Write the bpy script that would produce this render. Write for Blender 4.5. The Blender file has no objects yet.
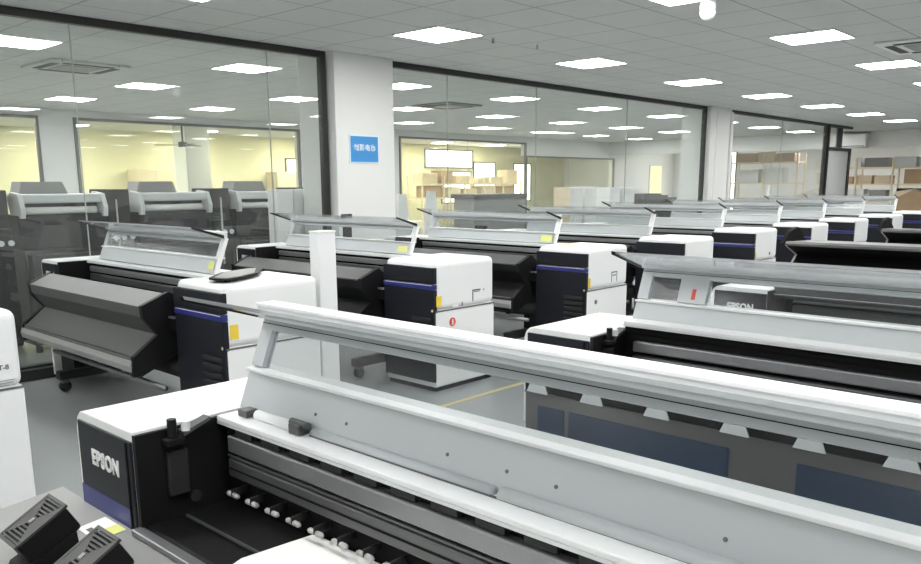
import bpy, bmesh, math, random
from mathutils import Matrix, Vector
random.seed(7)
scene = bpy.context.scene
col = scene.collection

# ------------------------------------------------------------------ helpers
class MB:
    """collects shapes and links them as one mesh object"""
    def __init__(self):
        self.bm = bmesh.new()

    def box(self, x0, x1, y0, y1, z0, z1, bev=0.0, seg=2):
        m = Matrix.Translation(((x0 + x1) / 2, (y0 + y1) / 2, (z0 + z1) / 2)) @ Matrix.Diagonal((abs(x1 - x0), abs(y1 - y0), abs(z1 - z0), 1))
        r = bmesh.ops.create_cube(self.bm, size=1.0, matrix=m)
        if bev > 0:
            es = list({e for v in r['verts'] for e in v.link_edges})
            bmesh.ops.bevel(self.bm, geom=es, offset=bev, segments=seg, profile=0.5, affect='EDGES')
        return self

    def obox(self, origin, ux, uy, uz, a, b, c, bev=0.0):
        """box spanning a, b, c = (lo, hi) along the three unit axes from origin"""
        ux, uy, uz = Vector(ux), Vector(uy), Vector(uz)
        o = Vector(origin) + ux * (a[0] + a[1]) / 2 + uy * (b[0] + b[1]) / 2 + uz * (c[0] + c[1]) / 2
        m = Matrix((
            (ux.x * (a[1] - a[0]), uy.x * (b[1] - b[0]), uz.x * (c[1] - c[0]), o.x),
            (ux.y * (a[1] - a[0]), uy.y * (b[1] - b[0]), uz.y * (c[1] - c[0]), o.y),
            (ux.z * (a[1] - a[0]), uy.z * (b[1] - b[0]), uz.z * (c[1] - c[0]), o.z),
            (0, 0, 0, 1)))
        r = bmesh.ops.create_cube(self.bm, size=1.0, matrix=m)
        if bev > 0:
            es = list({e for v in r['verts'] for e in v.link_edges})
            bmesh.ops.bevel(self.bm, geom=es, offset=bev, segments=2, profile=0.5, affect='EDGES')
        return self

    def prism(self, pts, y0, y1, axis='y'):
        """extrudes a profile; axis y: points are (x, z); axis x: points are (y, z); axis z: (x, y)"""
        def P(p, t):
            return (p[0], t, p[1]) if axis == 'y' else ((t, p[0], p[1]) if axis == 'x' else (p[0], p[1], t))
        a = [self.bm.verts.new(P(p, y0)) for p in pts]
        b = [self.bm.verts.new(P(p, y1)) for p in pts]
        n = len(pts)
        fs = [self.bm.faces.new(a), self.bm.faces.new(list(reversed(b)))]
        for i in range(n):
            j = (i + 1) % n
            fs.append(self.bm.faces.new((a[i], b[i], b[j], a[j])))
        bmesh.ops.recalc_face_normals(self.bm, faces=fs)
        return self

    def cyl(self, p, q, r, seg=14, r2=None):
        p, q = Vector(p), Vector(q)
        d = q - p
        rot = d.to_track_quat('Z', 'Y').to_matrix().to_4x4()
        bmesh.ops.create_cone(self.bm, cap_ends=True, segments=seg, radius1=r, radius2=r if r2 is None else r2, depth=d.length,
                              matrix=Matrix.Translation((p + q) / 2) @ rot)
        return self

    def sphere(self, c, r, sc=(1, 1, 1)):
        bmesh.ops.create_uvsphere(self.bm, u_segments=16, v_segments=10, radius=r,
                                  matrix=Matrix.Translation(c) @ Matrix.Diagonal((sc[0], sc[1], sc[2], 1)))
        return self

    def build(self, name, mat, parent=None, smooth=False, bevel=0.0, local=False):
        me = bpy.data.meshes.new(name)
        self.bm.normal_update()
        self.bm.to_mesh(me)
        self.bm.free()
        o = bpy.data.objects.new(name, me)
        col.objects.link(o)
        me.materials.append(mat)
        if smooth:
            for p in me.polygons:
                p.use_smooth = True
        if bevel > 0:
            b = o.modifiers.new('soft', 'BEVEL')
            b.width = bevel
            b.segments = 2
            b.limit_method = 'ANGLE'
            b.harden_normals = False
        if parent is not None:
            o.parent = parent
        return o


def empty(name, loc=(0, 0, 0), rz=0.0):
    o = bpy.data.objects.new(name, None)
    o.empty_display_size = 0.1
    col.objects.link(o)
    o.location = loc
    o.rotation_euler.z = rz
    return o


def tag(o, label, cat, group=None, kind=None):
    o['label'] = label
    o['category'] = cat
    if group:
        o['group'] = group
    if kind:
        o['kind'] = kind
    return o


def struct(o, kind='structure'):
    o['kind'] = kind
    return o


def copy_tree(o, parent=None):
    c = o.copy()
    col.objects.link(c)
    if parent is not None:
        c.parent = parent
    for ch in list(o.children):
        copy_tree(ch, c)
    return c


def text_mesh(name, body, size, mat, mtx, parent=None, bold=0.0, sx=1.0, depth=0.0012, align='CENTER', spacing=1.0):
    cu = bpy.data.curves.new(name, 'FONT')
    cu.body = body
    cu.size = size
    cu.align_x = align
    cu.align_y = 'CENTER'
    cu.extrude = depth
    cu.space_character = spacing
    cu.offset = bold
    to = bpy.data.objects.new(name + '_source', cu)
    col.objects.link(to)
    dg = bpy.context.evaluated_depsgraph_get()
    me = bpy.data.meshes.new_from_object(to.evaluated_get(dg))
    bpy.data.objects.remove(to)
    bpy.data.curves.remove(cu)
    me.transform(mtx @ Matrix.Diagonal((sx, 1, 1, 1)))
    me.name = name
    me.materials.clear()
    me.materials.append(mat)
    o = bpy.data.objects.new(name, me)
    col.objects.link(o)
    if parent is not None:
        o.parent = parent
    return o


def frame_facing_minus_x(p):      # text reads along -Y, stands along Z
    return Matrix(((0, 0, -1, p[0]), (-1, 0, 0, p[1]), (0, 1, 0, p[2]), (0, 0, 0, 1)))


def frame_facing_minus_y(p):      # text reads along +X, stands along Z
    return Matrix(((1, 0, 0, p[0]), (0, 0, -1, p[1]), (0, 1, 0, p[2]), (0, 0, 0, 1)))


# ------------------------------------------------------------------ materials
def mat(name, color, rough=0.5, metal=0.0, spec=0.5, noise=0.0, nscale=20.0, bump=0.0, coat=0.0):
    m = bpy.data.materials.new(name)
    m.use_nodes = True
    nt = m.node_tree
    b = nt.nodes['Principled BSDF']
    b.inputs['Base Color'].default_value = (*color, 1)
    b.inputs['Roughness'].default_value = rough
    b.inputs['Metallic'].default_value = metal
    b.inputs['Specular IOR Level'].default_value = spec
    b.inputs['Coat Weight'].default_value = coat
    if noise > 0 or bump > 0:
        tc = nt.nodes.new('ShaderNodeTexCoord')
        n = nt.nodes.new('ShaderNodeTexNoise')
        n.inputs['Scale'].default_value = nscale
        n.inputs['Detail'].default_value = 3
        nt.links.new(tc.outputs['Object'], n.inputs['Vector'])
        if noise > 0:
            r = nt.nodes.new('ShaderNodeMixRGB')
            r.inputs['Color1'].default_value = tuple(c * (1 - noise) for c in color) + (1,)
            r.inputs['Color2'].default_value = tuple(min(1, c * (1 + noise)) for c in color) + (1,)
            nt.links.new(n.outputs['Fac'], r.inputs['Fac'])
            nt.links.new(r.outputs['Color'], b.inputs['Base Color'])
        if bump > 0:
            bp = nt.nodes.new('ShaderNodeBump')
            bp.inputs['Strength'].default_value = bump
            bp.inputs['Distance'].default_value = 0.002
            nt.links.new(n.outputs['Fac'], bp.inputs['Height'])
            nt.links.new(bp.outputs['Normal'], b.inputs['Normal'])
    return m


def emit(name, color, strength):
    m = bpy.data.materials.new(name)
    m.use_nodes = True
    nt = m.node_tree
    nt.nodes.clear()
    e = nt.nodes.new('ShaderNodeEmission')
    e.inputs['Color'].default_value = (*color, 1)
    e.inputs['Strength'].default_value = strength
    o = nt.nodes.new('ShaderNodeOutputMaterial')
    nt.links.new(e.outputs[0], o.inputs[0])
    return m


def clear(name, tint, ior=1.45, gloss_rough=0.0, haze=0.0, haze_color=(0.8, 0.82, 0.82)):
    """thin clear sheet: transparent with a fresnel reflection and an optional milky share"""
    m = bpy.data.materials.new(name)
    m.use_nodes = True
    nt = m.node_tree
    nt.nodes.clear()
    t = nt.nodes.new('ShaderNodeBsdfTransparent')
    t.inputs['Color'].default_value = (*tint, 1)
    base = t
    if haze > 0:
        d = nt.nodes.new('ShaderNodeBsdfDiffuse')
        d.inputs['Color'].default_value = (*haze_color, 1)
        tl = nt.nodes.new('ShaderNodeBsdfTranslucent')
        tl.inputs['Color'].default_value = (*haze_color, 1)
        half = nt.nodes.new('ShaderNodeMixShader')
        half.inputs[0].default_value = 0.6 if haze > 0.1 else 0.3
        nt.links.new(d.outputs[0], half.inputs[1])
        nt.links.new(tl.outputs[0], half.inputs[2])
        mx = nt.nodes.new('ShaderNodeMixShader')
        mx.inputs[0].default_value = haze
        nt.links.new(t.outputs[0], mx.inputs[1])
        nt.links.new(half.outputs[0], mx.inputs[2])
        base = mx
    g = nt.nodes.new('ShaderNodeBsdfGlossy')
    g.inputs['Roughness'].default_value = gloss_rough
    g.inputs['Color'].default_value = (1, 1, 1, 1)
    lw = nt.nodes.new('ShaderNodeLayerWeight')      # symmetrical for both sides of the sheet
    lw.inputs['Blend'].default_value = 0.5
    # schlick fresnel from facing:  f0 + (1-f0) * facing^5
    f0 = ((ior - 1) / (ior + 1)) ** 2
    p = nt.nodes.new('ShaderNodeMath'); p.operation = 'POWER'; p.inputs[1].default_value = 5.0
    nt.links.new(lw.outputs['Facing'], p.inputs[0])
    q = nt.nodes.new('ShaderNodeMath'); q.operation = 'MULTIPLY_ADD'
    q.inputs[1].default_value = 1 - f0; q.inputs[2].default_value = f0
    nt.links.new(p.outputs[0], q.inputs[0])
    ms = nt.nodes.new('ShaderNodeMixShader')
    nt.links.new(q.outputs[0], ms.inputs[0])
    nt.links.new(base.outputs[0], ms.inputs[1])
    nt.links.new(g.outputs[0], ms.inputs[2])
    o = nt.nodes.new('ShaderNodeOutputMaterial')
    nt.links.new(ms.outputs[0], o.inputs[0])
    return m


M = {}
M['white'] = mat('white_plastic', (0.80, 0.81, 0.81), 0.38, noise=0.015, nscale=4)
M['offwhite'] = mat('pale_grey_plastic', (0.66, 0.68, 0.69), 0.4, noise=0.02, nscale=6)
M['panel'] = mat('pale_grey_painted_steel', (0.49, 0.515, 0.53), 0.42, noise=0.015, nscale=5)
M['black'] = mat('black_plastic', (0.008, 0.008, 0.009), 0.5, spec=0.22, noise=0.1, nscale=30)
M['softblack'] = mat('matt_black', (0.005, 0.005, 0.005), 0.8, spec=0.15, noise=0.1, nscale=30)
M['navy'] = mat('dark_navy_plastic', (0.009, 0.010, 0.015), 0.45, spec=0.3, noise=0.08, nscale=20)
M['charcoal'] = mat('charcoal_plastic', (0.024, 0.024, 0.025), 0.55, spec=0.3, noise=0.06, nscale=25)
M['dkgrey'] = mat('dark_grey_sheet', (0.075, 0.075, 0.074), 0.45, noise=0.06, nscale=8)
M['heat'] = mat('grey_heater_sheet', (0.25, 0.25, 0.245), 0.42, noise=0.05, nscale=8)
M['fangrey'] = mat('dark_fan_grille', (0.055, 0.055, 0.055), 0.5, noise=0.05)
M['frontrail'] = mat('grey_front_rail', (0.30, 0.30, 0.295), 0.45, noise=0.03)
M['hoodgrey'] = mat('grey_hood_sheet', (0.115, 0.115, 0.115), 0.45, noise=0.05)
M['blue'] = mat('deep_blue_stripe', (0.020, 0.025, 0.17), 0.35, noise=0.05)
M['clothblue'] = mat('dark_blue_sheet', (0.004, 0.024, 0.062), 0.6, spec=0.25, noise=0.3, nscale=12)
M['silver'] = mat('brushed_aluminium', (0.30, 0.305, 0.315), 0.36, 0.7, noise=0.04, nscale=40)
M['steel'] = mat('grey_steel', (0.11, 0.112, 0.115), 0.40, 0.5, noise=0.08, nscale=30)
M['rubber'] = mat('black_rubber', (0.02, 0.02, 0.02), 0.8, noise=0.1)
M['roller'] = mat('pale_rubber_roller', (0.42, 0.42, 0.41), 0.6, noise=0.05)
M['paper'] = mat('white_paper', (0.83, 0.83, 0.81), 0.7, noise=0.01)
M['yellow'] = mat('yellow_sticker', (0.80, 0.58, 0.05), 0.5, noise=0.05)
M['lime'] = mat('pale_yellow_green_sticker', (0.70, 0.72, 0.22), 0.5, noise=0.05)
M['red'] = mat('red_sticker', (0.62, 0.07, 0.05), 0.5, noise=0.05)
M['ink'] = mat('grey_print', (0.12, 0.12, 0.13), 0.6, noise=0.05)
M['letter'] = mat('silver_lettering', (0.78, 0.78, 0.78), 0.4, noise=0.02)
M['wall'] = mat('white_wall_paint', (0.74, 0.745, 0.73), 0.7, noise=0.02, nscale=2, bump=0.05)
M['yellow_wall'] = mat('pale_yellow_wall_paint', (0.76, 0.73, 0.50), 0.7, noise=0.03, nscale=2)
M['frame'] = mat('black_aluminium_frame', (0.022, 0.023, 0.022), 0.4, noise=0.1)
M['greyframe'] = mat('grey_aluminium_frame', (0.16, 0.16, 0.155), 0.4, 0.3, noise=0.05)
M['signblue'] = mat('blue_sign_panel', (0.045, 0.27, 0.63), 0.45, noise=0.03)
M['signedge'] = mat('pale_sign_edge', (0.70, 0.82, 0.90), 0.45, noise=0.02)
M['card'] = mat('brown_cardboard', (0.42, 0.29, 0.18), 0.8, noise=0.12, nscale=6)
M['cardlight'] = mat('tan_cardboard', (0.62, 0.52, 0.38), 0.8, noise=0.1, nscale=6)
M['cream'] = mat('cream_rack_steel', (0.72, 0.62, 0.45), 0.5, noise=0.04)
M['seamglass'] = mat('polished_glass_edge', (0.42, 0.46, 0.44), 0.3, noise=0.02)
M['tape'] = mat('worn_yellow_tape', (0.52, 0.44, 0.22), 0.6, noise=0.15, nscale=15)
M['door'] = mat('frosted_door_leaf', (0.55, 0.57, 0.56), 0.5, noise=0.03)
M['glass'] = clear('partition_glass', (0.95, 0.965, 0.96), 1.47, 0.006, haze=0.028, haze_color=(0.9, 0.92, 0.9))
M['backglass'] = clear('rear_partition_glass', (0.94, 0.95, 0.92), 1.42, 0.01, haze=0.02)
M['lidglass'] = clear('smoked_lid_window', (0.84, 0.855, 0.86), 1.28, 0.2, haze=0.012)
M['hood'] = clear('lid_lip_ceiling_sheen', (0.88, 0.89, 0.90), 1.5, 0.1, haze=0.45, haze_color=(0.62, 0.63, 0.645))  # clear acrylic too; the milky share imitates ceiling light reflected in it
M['hoodclear'] = clear('clear_lid_lip', (0.975, 0.98, 0.98), 1.14, 0.10, haze=0.02, haze_color=(0.9, 0.92, 0.93))
M['lamp'] = emit('white_panel_lamp', (1.0, 1.0, 0.98), 15.0)
M['warmlamp'] = emit('warm_panel_lamp', (1.0, 0.97, 0.80), 33.0)
M['warmday'] = emit('warm_lit_window', (1.0, 0.88, 0.50), 0.75)
M['day'] = emit('daylight_window', (1.0, 0.97, 0.86), 3.2)


def ceiling_mat():
    m = mat('grey_ceiling_tiles', (0.60, 0.61, 0.595), 0.85)
    nt = m.node_tree
    b = nt.nodes['Principled BSDF']
    tc = nt.nodes.new('ShaderNodeTexCoord')
    sp = nt.nodes.new('ShaderNodeSeparateXYZ')
    nt.links.new(tc.outputs['Object'], sp.inputs[0])
    fac = None
    for ax, off in (('X', 5.97 - 0.3325), ('Y', 5.76 - 0.33)):
        s = nt.nodes.new('ShaderNodeMath'); s.operation = 'SUBTRACT'; s.inputs[1].default_value = off - 66.5
        nt.links.new(sp.outputs[ax], s.inputs[0])
        d = nt.nodes.new('ShaderNodeMath'); d.operation = 'DIVIDE'; d.inputs[1].default_value = 0.665 if ax == 'X' else 0.6475
        nt.links.new(s.outputs[0], d.inputs[0])
        f = nt.nodes.new('ShaderNodeMath'); f.operation = 'FRACT'
        nt.links.new(d.outputs[0], f.inputs[0])
        a = nt.nodes.new('ShaderNodeMath'); a.operation = 'SUBTRACT'; a.inputs[1].default_value = 0.5
        nt.links.new(f.outputs[0], a.inputs[0])
        ab = nt.nodes.new('ShaderNodeMath'); ab.operation = 'ABSOLUTE'
        nt.links.new(a.outputs[0], ab.inputs[0])
        g = nt.nodes.new('ShaderNodeMath'); g.operation = 'GREATER_THAN'; g.inputs[1].default_value = 0.489
        nt.links.new(ab.outputs[0], g.inputs[0])
        if fac is None:
            fac = g
        else:
            mx = nt.nodes.new('ShaderNodeMath'); mx.operation = 'MAXIMUM'
            nt.links.new(fac.outputs[0], mx.inputs[0]); nt.links.new(g.outputs[0], mx.inputs[1])
            fac = mx
    n = nt.nodes.new('ShaderNodeTexNoise'); n.inputs['Scale'].default_value = 0.9; n.inputs['Detail'].default_value = 4
    nt.links.new(tc.outputs['Object'], n.inputs['Vector'])
    cr = nt.nodes.new('ShaderNodeMixRGB')
    cr.inputs['Color1'].default_value = (0.64, 0.65, 0.635, 1); cr.inputs['Color2'].default_value = (0.70, 0.71, 0.695, 1)
    nt.links.new(n.outputs['Fac'], cr.inputs['Fac'])
    mc = nt.nodes.new('ShaderNodeMixRGB')
    mc.inputs['Color2'].default_value = (0.36, 0.365, 0.355, 1)
    nt.links.new(cr.outputs['Color'], mc.inputs['Color1'])
    nt.links.new(fac.outputs[0], mc.inputs['Fac'])
    nt.links.new(mc.outputs['Color'], b.inputs['Base Color'])
    return m


M['ceiling'] = ceiling_mat()
M['floor'] = mat('grey_epoxy_floor', (0.275, 0.29, 0.295), 0.26, noise=0.06, nscale=1.5, spec=0.5)

# ------------------------------------------------------------------ the room
CEIL = 3.07
WY = 7.40          # glass wall plane
BY = 16.5          # back wall of the room behind the glass
YY = 22.0          # far wall of the yellow room
X0, X1, Y0 = -3.5, 31.0, -6.5

struct(MB().box(X0, X1, Y0, YY + .2, -0.15, 0).build('floor', M['floor']))
struct(MB().box(X0, X1, Y0, YY + .2, CEIL, CEIL + 0.15).build('ceiling', M['ceiling']))
struct(MB().box(X0 - .15, X0, Y0, YY + .2, 0, CEIL).build('wall_rear', M['wall']))
struct(MB().box(X0, X1, Y0 - .15, Y0, 0, CEIL).build('wall_right', M['wall']))
struct(MB().box(X1, X1 + .15, Y0, YY + .2, 0, CEIL).build('wall_end', M['wall']))
struct(MB().box(X0, X1, YY, YY + .2, 0, CEIL).build('wall_far', M['yellow_wall']))
# bulkhead hanging across the far end
struct(MB().box(26.0, 26.15, Y0, BY, 2.60, CEIL).build('wall_bulkhead', M['wall']))


def pillar(name, x0, x1, y0, y1, m=M['wall']):
    return struct(MB().box(x0, x1, y0, y1, 0, CEIL, 0.008).build(name, m))


pillar('wall_pillar', 5.86, 6.74, WY - .15, WY + .5)
pillar('wall_pillar', 15.08, 15.98, WY - .12, WY + .5)
struct(MB().box(15.30, 15.36, WY - .135, WY - .119, 0, 3.0).box(15.90, 15.985, WY - .16, WY - .119, 0, 3.0).build('trim_1', M['wall']))


def glass_wall(n, x0, x1, y, seams, pane_mat, fw=0.07, fd=0.07, left=True, right=True, bottom=0.10, top=CEIL, frame=M['frame'], x_off=0.0):
    root = empty(f'window_{n}', ((x0 + x1) / 2, y, 0))
    struct(root)
    cx = (x0 + x1) / 2
    b = MB()
    b.box(x0 - cx, x1 - cx, -fd / 2, fd / 2, top - fw, top - .001)
    b.box(x0 - cx, x1 - cx, -fd / 2, fd / 2, 0.001, bottom)
    if left:
        b.box(x0 - cx, x0 + fw - cx, -fd / 2, fd / 2, bottom, top - fw)
    if right:
        b.box(x1 - fw - cx, x1 - cx, -fd / 2, fd / 2, bottom, top - fw)
    b.build('window_frame', frame, root)
    xs = [x0 + fw] + list(seams) + [x1 - fw]
    for a, c in zip(xs[:-1], xs[1:]):
        MB().box(a + .003 - cx, c - .003 - cx, -0.006, 0.006, bottom, top - fw).build('glass_pane', pane_mat, root)
    for s in seams:
        MB().box(s - .003 - cx, s + .003 - cx, -0.008, 0.008, bottom, top - fw).build('glass_seam', M['seamglass'], root)
    return root


glass_wall(1, X0, 5.84, WY, (-1.2, 0.95, 3.11, 5.10), M['glass'], left=False)
glass_wall(2, 6.76, 15.06, WY, (7.82, 9.70, 12.2), M['glass'])
glass_wall(3, 16.0, 21.75, WY, (18.9,), M['glass'])
# back wall of the second room: white wall with glazed openings into the yellow room
struct(MB().box(X0, 6.19, BY, BY + .2, 2.93, CEIL).box(6.19, 6.84, BY, BY + .2, 0, CEIL).box(6.84, 12.2, BY, BY + .2, 2.93, CEIL)
       .box(12.2, 15.5, BY, BY + .2, 0, CEIL).box(15.5, 21.1, BY, BY + .2, 2.9, CEIL).box(21.1, X1, BY, BY + .2, 2.5, CEIL)
       .build('wall_back', M['wall']))
glass_wall(4, X0, 6.19, BY, (2.2,), M['backglass'], left=False, top=2.93, frame=M['greyframe'], fw=.055)
glass_wall(5, 6.84, 12.2, BY, (9.2,), M['backglass'], top=2.93, frame=M['greyframe'], fw=.055)
glass_wall(6, 15.5, 21.1, BY, (18.3,), M['backglass'], top=2.90, frame=M['greyframe'], fw=.055)
glass_wall(7, 21.1, 26.4, BY, (23.5,), M['backglass'], top=2.5, frame=M['greyframe'], fw=.055)
struct(MB().box(26.4, X1, BY, BY + .2, 0, 2.5).build('wall_back', M['wall']))
pillar('wall_pillar', 10.35, 11.0, 18.6, 19.2, M['wall'])
pillar('wall_pillar', 12.3, 13.1, 14.6, 15.3, M['wall'])

# bright outer windows of the yellow room
for n, (x0, x1, z0, z1) in enumerate(((22.0, 24.6, 2.25, 2.86), (24.75, 26.0, 1.25, 2.42), (22.9, 24.5, 0.9, 2.05), (27.3, 28.4, 0.9, 2.4), (15.7, 16.2, 1.0, 2.4))):
    w = struct(empty(f'window_{8 + n}', ((x0 + x1) / 2, YY - .03, 0)))
    hw = (x1 - x0) / 2
    MB().box(-hw, hw, -.005, .005, z0, z1).build('glass_pane', M['day'], w)
    MB().box(-hw - .05, hw + .05, -.03, .02, z1, z1 + .05).box(-hw - .05, hw + .05, -.03, .02, z0 - .05, z0) \
        .box(-hw - .05, -hw, -.03, .02, z0, z1).box(hw, hw + .05, -.03, .02, z0, z1).build('window_frame', M['greyframe'], w)
# window at the far end of the second room
w = struct(empty('window_13', (X1 - .03, 14.5, 0)))
MB().box(-.005, .005, -.65, .65, .2, 2.75).build('glass_pane', M['day'], w)
MB().box(-.03, .02, -.70, -.65, .15, 2.8).box(-.03, .02, .65, .70, .15, 2.8).box(-.03, .02, -.65, .65, 2.75, 2.8).build('window_frame', M['greyframe'], w)

w = struct(empty('window_14', (29.5, BY - .012, 0)))
MB().box(-.45, .45, -.004, .004, .3, 2.25).build('glass_pane', M['warmday'], w)
MB().box(-.5, .5, -.02, .008, 2.25, 2.3).box(-.5, .5, -.02, .008, .25, .3).box(-.5, -.45, -.02, .008, .3, 2.25).box(.45, .5, -.02, .008, .3, 2.25).build('window_frame', M['wall'], w)

# door in the glass wall line, with its transom
d = struct(empty('door_1', (22.7, WY, 0)))
MB().box(-.88, -.80, -.06, .06, 0, 2.48).box(.80, .92, -.06, .06, 0, 2.48).box(-.88, .92, -.06, .06, 2.42, 2.5) \
    .box(-.88, -.80, -.06, .06, 2.5, CEIL - .002).box(.02, .14, -.06, .06, 2.5, CEIL - .002).box(-.8, .92, -.06, .06, 3.0, CEIL - .002) \
    .build('door_frame', M['frame'], d)
MB().box(-.80, .80, -.02, .02, .02, 2.42).build('door_leaf', M['door'], d)
MB().cyl((.62, -.06, .95), (.62, -.06, 1.25), .018).box(.6, .64, -.06, -.02, .98, 1.0).box(.6, .64, -.06, -.02, 1.2, 1.22).build('door_handle', M['black'], d)
MB().box(-.80, .02, -.012, .012, 2.5, 3.0).build('glass_pane', M['glass'], d)
struct(MB().box(X0, 5.85, WY - .14, WY - .06, 0, .09).build('baseboard_left', M['frame']))

# ------------------------------------------------------------------ ceiling fittings
def make_light(loc, m, label, group):
    root = empty('ceiling_light', loc)
    tag(root, label, 'ceiling light', group)
    a = .318
    MB().box(-a, a, -a, -a + .012, -.012, 0).box(-a, a, a - .012, a, -.012, 0).box(-a, -a + .012, -a, a, -.012, 0).box(a - .012, a, -a, a, -.012, 0).build('light_frame', M['white'], root)
    MB().box(-a + .012, a - .012, -a + .012, a - .012, -.009, -.001).build('diffuser', m, root)
    return root


ORD = ['first', 'second', 'third', 'fourth', 'fifth', 'sixth', 'seventh', 'eighth', 'ninth', 'tenth', 'eleventh', 'twelfth']
PX = 2.665
proto_light = None


def put_light(x, y, label, group, warm=False):
    global proto_light, proto_warm
    if warm:
        if proto_warm is None:
            proto_warm = make_light((x, y, CEIL), M['warmlamp'], label, group)
            return proto_warm
        o = copy_tree(proto_warm)
    else:
        if proto_light is None:
            proto_light = make_light((x, y, CEIL), M['lamp'], label, group)
            return proto_light
        o = copy_tree(proto_light)
    o.location = (x, y, CEIL)
    tag(o, label, 'ceiling light', group)
    return o


proto_warm = None
for k in range(8):
    put_light(3.30 + PX * k, 5.76, f'square ceiling light in the row along the glass wall, {ORD[k]} from the camera end', 'ceiling panels along the glass wall')
for k in range(7):
    put_light(6.01 + PX * k, 3.16, f'square ceiling light over the near printers, {ORD[k]} along its row from the camera end', 'ceiling panels over the near printer row')
for row, y, name in ((0, 9.10, 'row just behind the glass'), (1, 11.77, 'middle row behind the glass'), (2, 14.40, 'row by the back wall behind the glass')):
    for k in range(9):
        put_light(3.30 + PX * k, y, f'ceiling light, {name}, {ORD[k]} from the camera end', 'ceiling panels of the room behind the glass')
for x, y in ((.64, 5.76), (.64, 3.16), (3.33, 3.16), (.64, .55), (3.30, .55), (5.97, .55), (8.6, .55), (11.3, .55), (14, .55), (17, .55), (20, .55), (.64, -2.1), (3.3, -2.1), (6, -2.1), (9, -2.1), (12, -2.1), (-1.9, 5.76), (-1.9, 3.16), (-1.9, .55),
             (.64, 9.1), (.64, 11.77), (.64, 14.4), (-1.9, 9.1), (-1.9, 11.8)):
    put_light(x, y, 'square lit ceiling panel past the edges of the view', 'ceiling panels outside the view')
i = 0
for y, rn in ((18.2, 'front row'), (20.6, 'rear row')):
    for k, x in enumerate((1.5, 5.0, 8.5, 12.0, 15.5, 18.5, 21.5, 24.5)):
        put_light(x, y, f'warm ceiling light of the yellow room, {rn}, {ORD[k]} from the camera end', 'ceiling panels of the yellow room', True)
for k, (x, y) in enumerate(((28.6, 12.0), (28.6, 14.6), (28.6, 9.9), (28.6, 7.4), (28.6, 5.0), (28.6, 2.5))):  # unseen panels added to brighten the far end
    put_light(x, y, 'added ceiling panel past the bulkhead, brightening the far end', 'added ceiling panels past the bulkhead')

o = MB().cyl((0, 0, 0), (0, 0, -.09), .062, 20).sphere((0, 0, -.09), .062).build('ceiling_sensor', M['white'], None, True)
o.location = (6.40, 3.17, CEIL)
tag(o, 'small white dome sensor hanging from the ceiling beside a light panel', 'sensor')
sprk = [(6.48, 5.50), (7.08, 5.40)]
for k, (x, y) in enumerate(sprk):
    r = empty('sprinkler', (x, y, CEIL))
    tag(r, ['small dark sprinkler head on the ceiling just beside a light panel', 'small pale sprinkler head on the ceiling between two light panels'][k], 'sprinkler', 'ceiling sprinklers')
    MB().cyl((0, 0, 0), (0, 0, -.008), .03, 14).build('escutcheon', M['white'], r)
    MB().cyl((0, 0, -.008), (0, 0, -.045), .011, 10).cyl((0, 0, -.045), (0, 0, -.05), .02, 10).build('sprinkler_body', M['steel'] if k == 0 else M['roller'], r)


def cassette(x, y, label, m=M['white']):
    r = empty('air_conditioner', (x, y, CEIL - .0005))
    tag(r, label, 'air conditioner', 'ceiling cassette air conditioners')
    a = .47
    MB().box(-a, a, -a, a, -.03, 0, .01).build('face_panel', m, r)
    MB().box(-.24, .24, -.24, .24, -.036, -.03).build('intake_grille', M['heat'], r)
    for sx, sy in ((0, 1), (0, -1), (1, 0), (-1, 0)):
        if sx == 0:
            MB().box(-.30, .30, sy * .36 - .045, sy * .36 + .045, -.034, -.03).build('air_slot', M['charcoal'], r)
        else:
            MB().box(sx * .36 - .045, sx * .36 + .045, -.30, .30, -.034, -.03).build('air_slot', M['charcoal'], r)


cassette(9.95, 2.35, 'square ceiling cassette air conditioner over the printer aisle')
cassette(4.42, 10.42, 'grey slotted ceiling cassette air conditioner behind the first glass wall', M['ceiling'])
cassette(11.3, 10.7, 'dark slotted ceiling cassette air conditioner behind the second glass wall', M['heat'])

# blue sign on the pillar
s = empty('wall_sign', (6.262, WY - .151, 2.032))
tag(s, 'square blue sign with white characters on the white pillar', 'sign')
MB().box(-.222, .222, -.008, 0, -.158, .158).build('sign_border', M['signedge'], s)
MB().box(-.205, .205, -.012, -.008, -.142, .142).build('sign_panel', M['signblue'], s)
text_mesh('sign_text', '创影电商', .078, M['paper'], frame_facing_minus_y((0, -.0125, .012)), s, bold=.0016, spacing=1.16)
for k, (x, z, w, h, lab) in enumerate(((5.965, 1.275, .075, .03, 'small dark oblong plate on the white pillar above the socket'), (5.97, 1.09, .06, .07, 'small dark grey socket plate low on the white pillar'))):
    o = MB().box(-w, w, -.02, 0, -h, h, .004).build('socket_plate', M['charcoal'])
    o.location = (x, WY - .151, z)
    tag(o, lab, 'socket')

# ------------------------------------------------------------------ the wide-format printer
L, H = 2.79, 1.045
CAPY = 2.45       # inner side of the left end tower
CABY = 0.58      # inner side of the ink cabinet
UL = math.hypot(.095, .24)
LU = (.095 / UL, 0, .24 / UL)           # up along the open lid
LN = (-.24 / UL, 0, .095 / UL)          # out of the lid towards the front
LO = (.315, 0, 1.045)


def epson(parent, p, w, name='brand_lettering'):
    text_mesh(name, 'EPSON', .058 * w / .17, M['letter'], frame_facing_minus_x(p), parent, bold=.0022 * w / .17, sx=.84, spacing=1.10)


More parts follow.
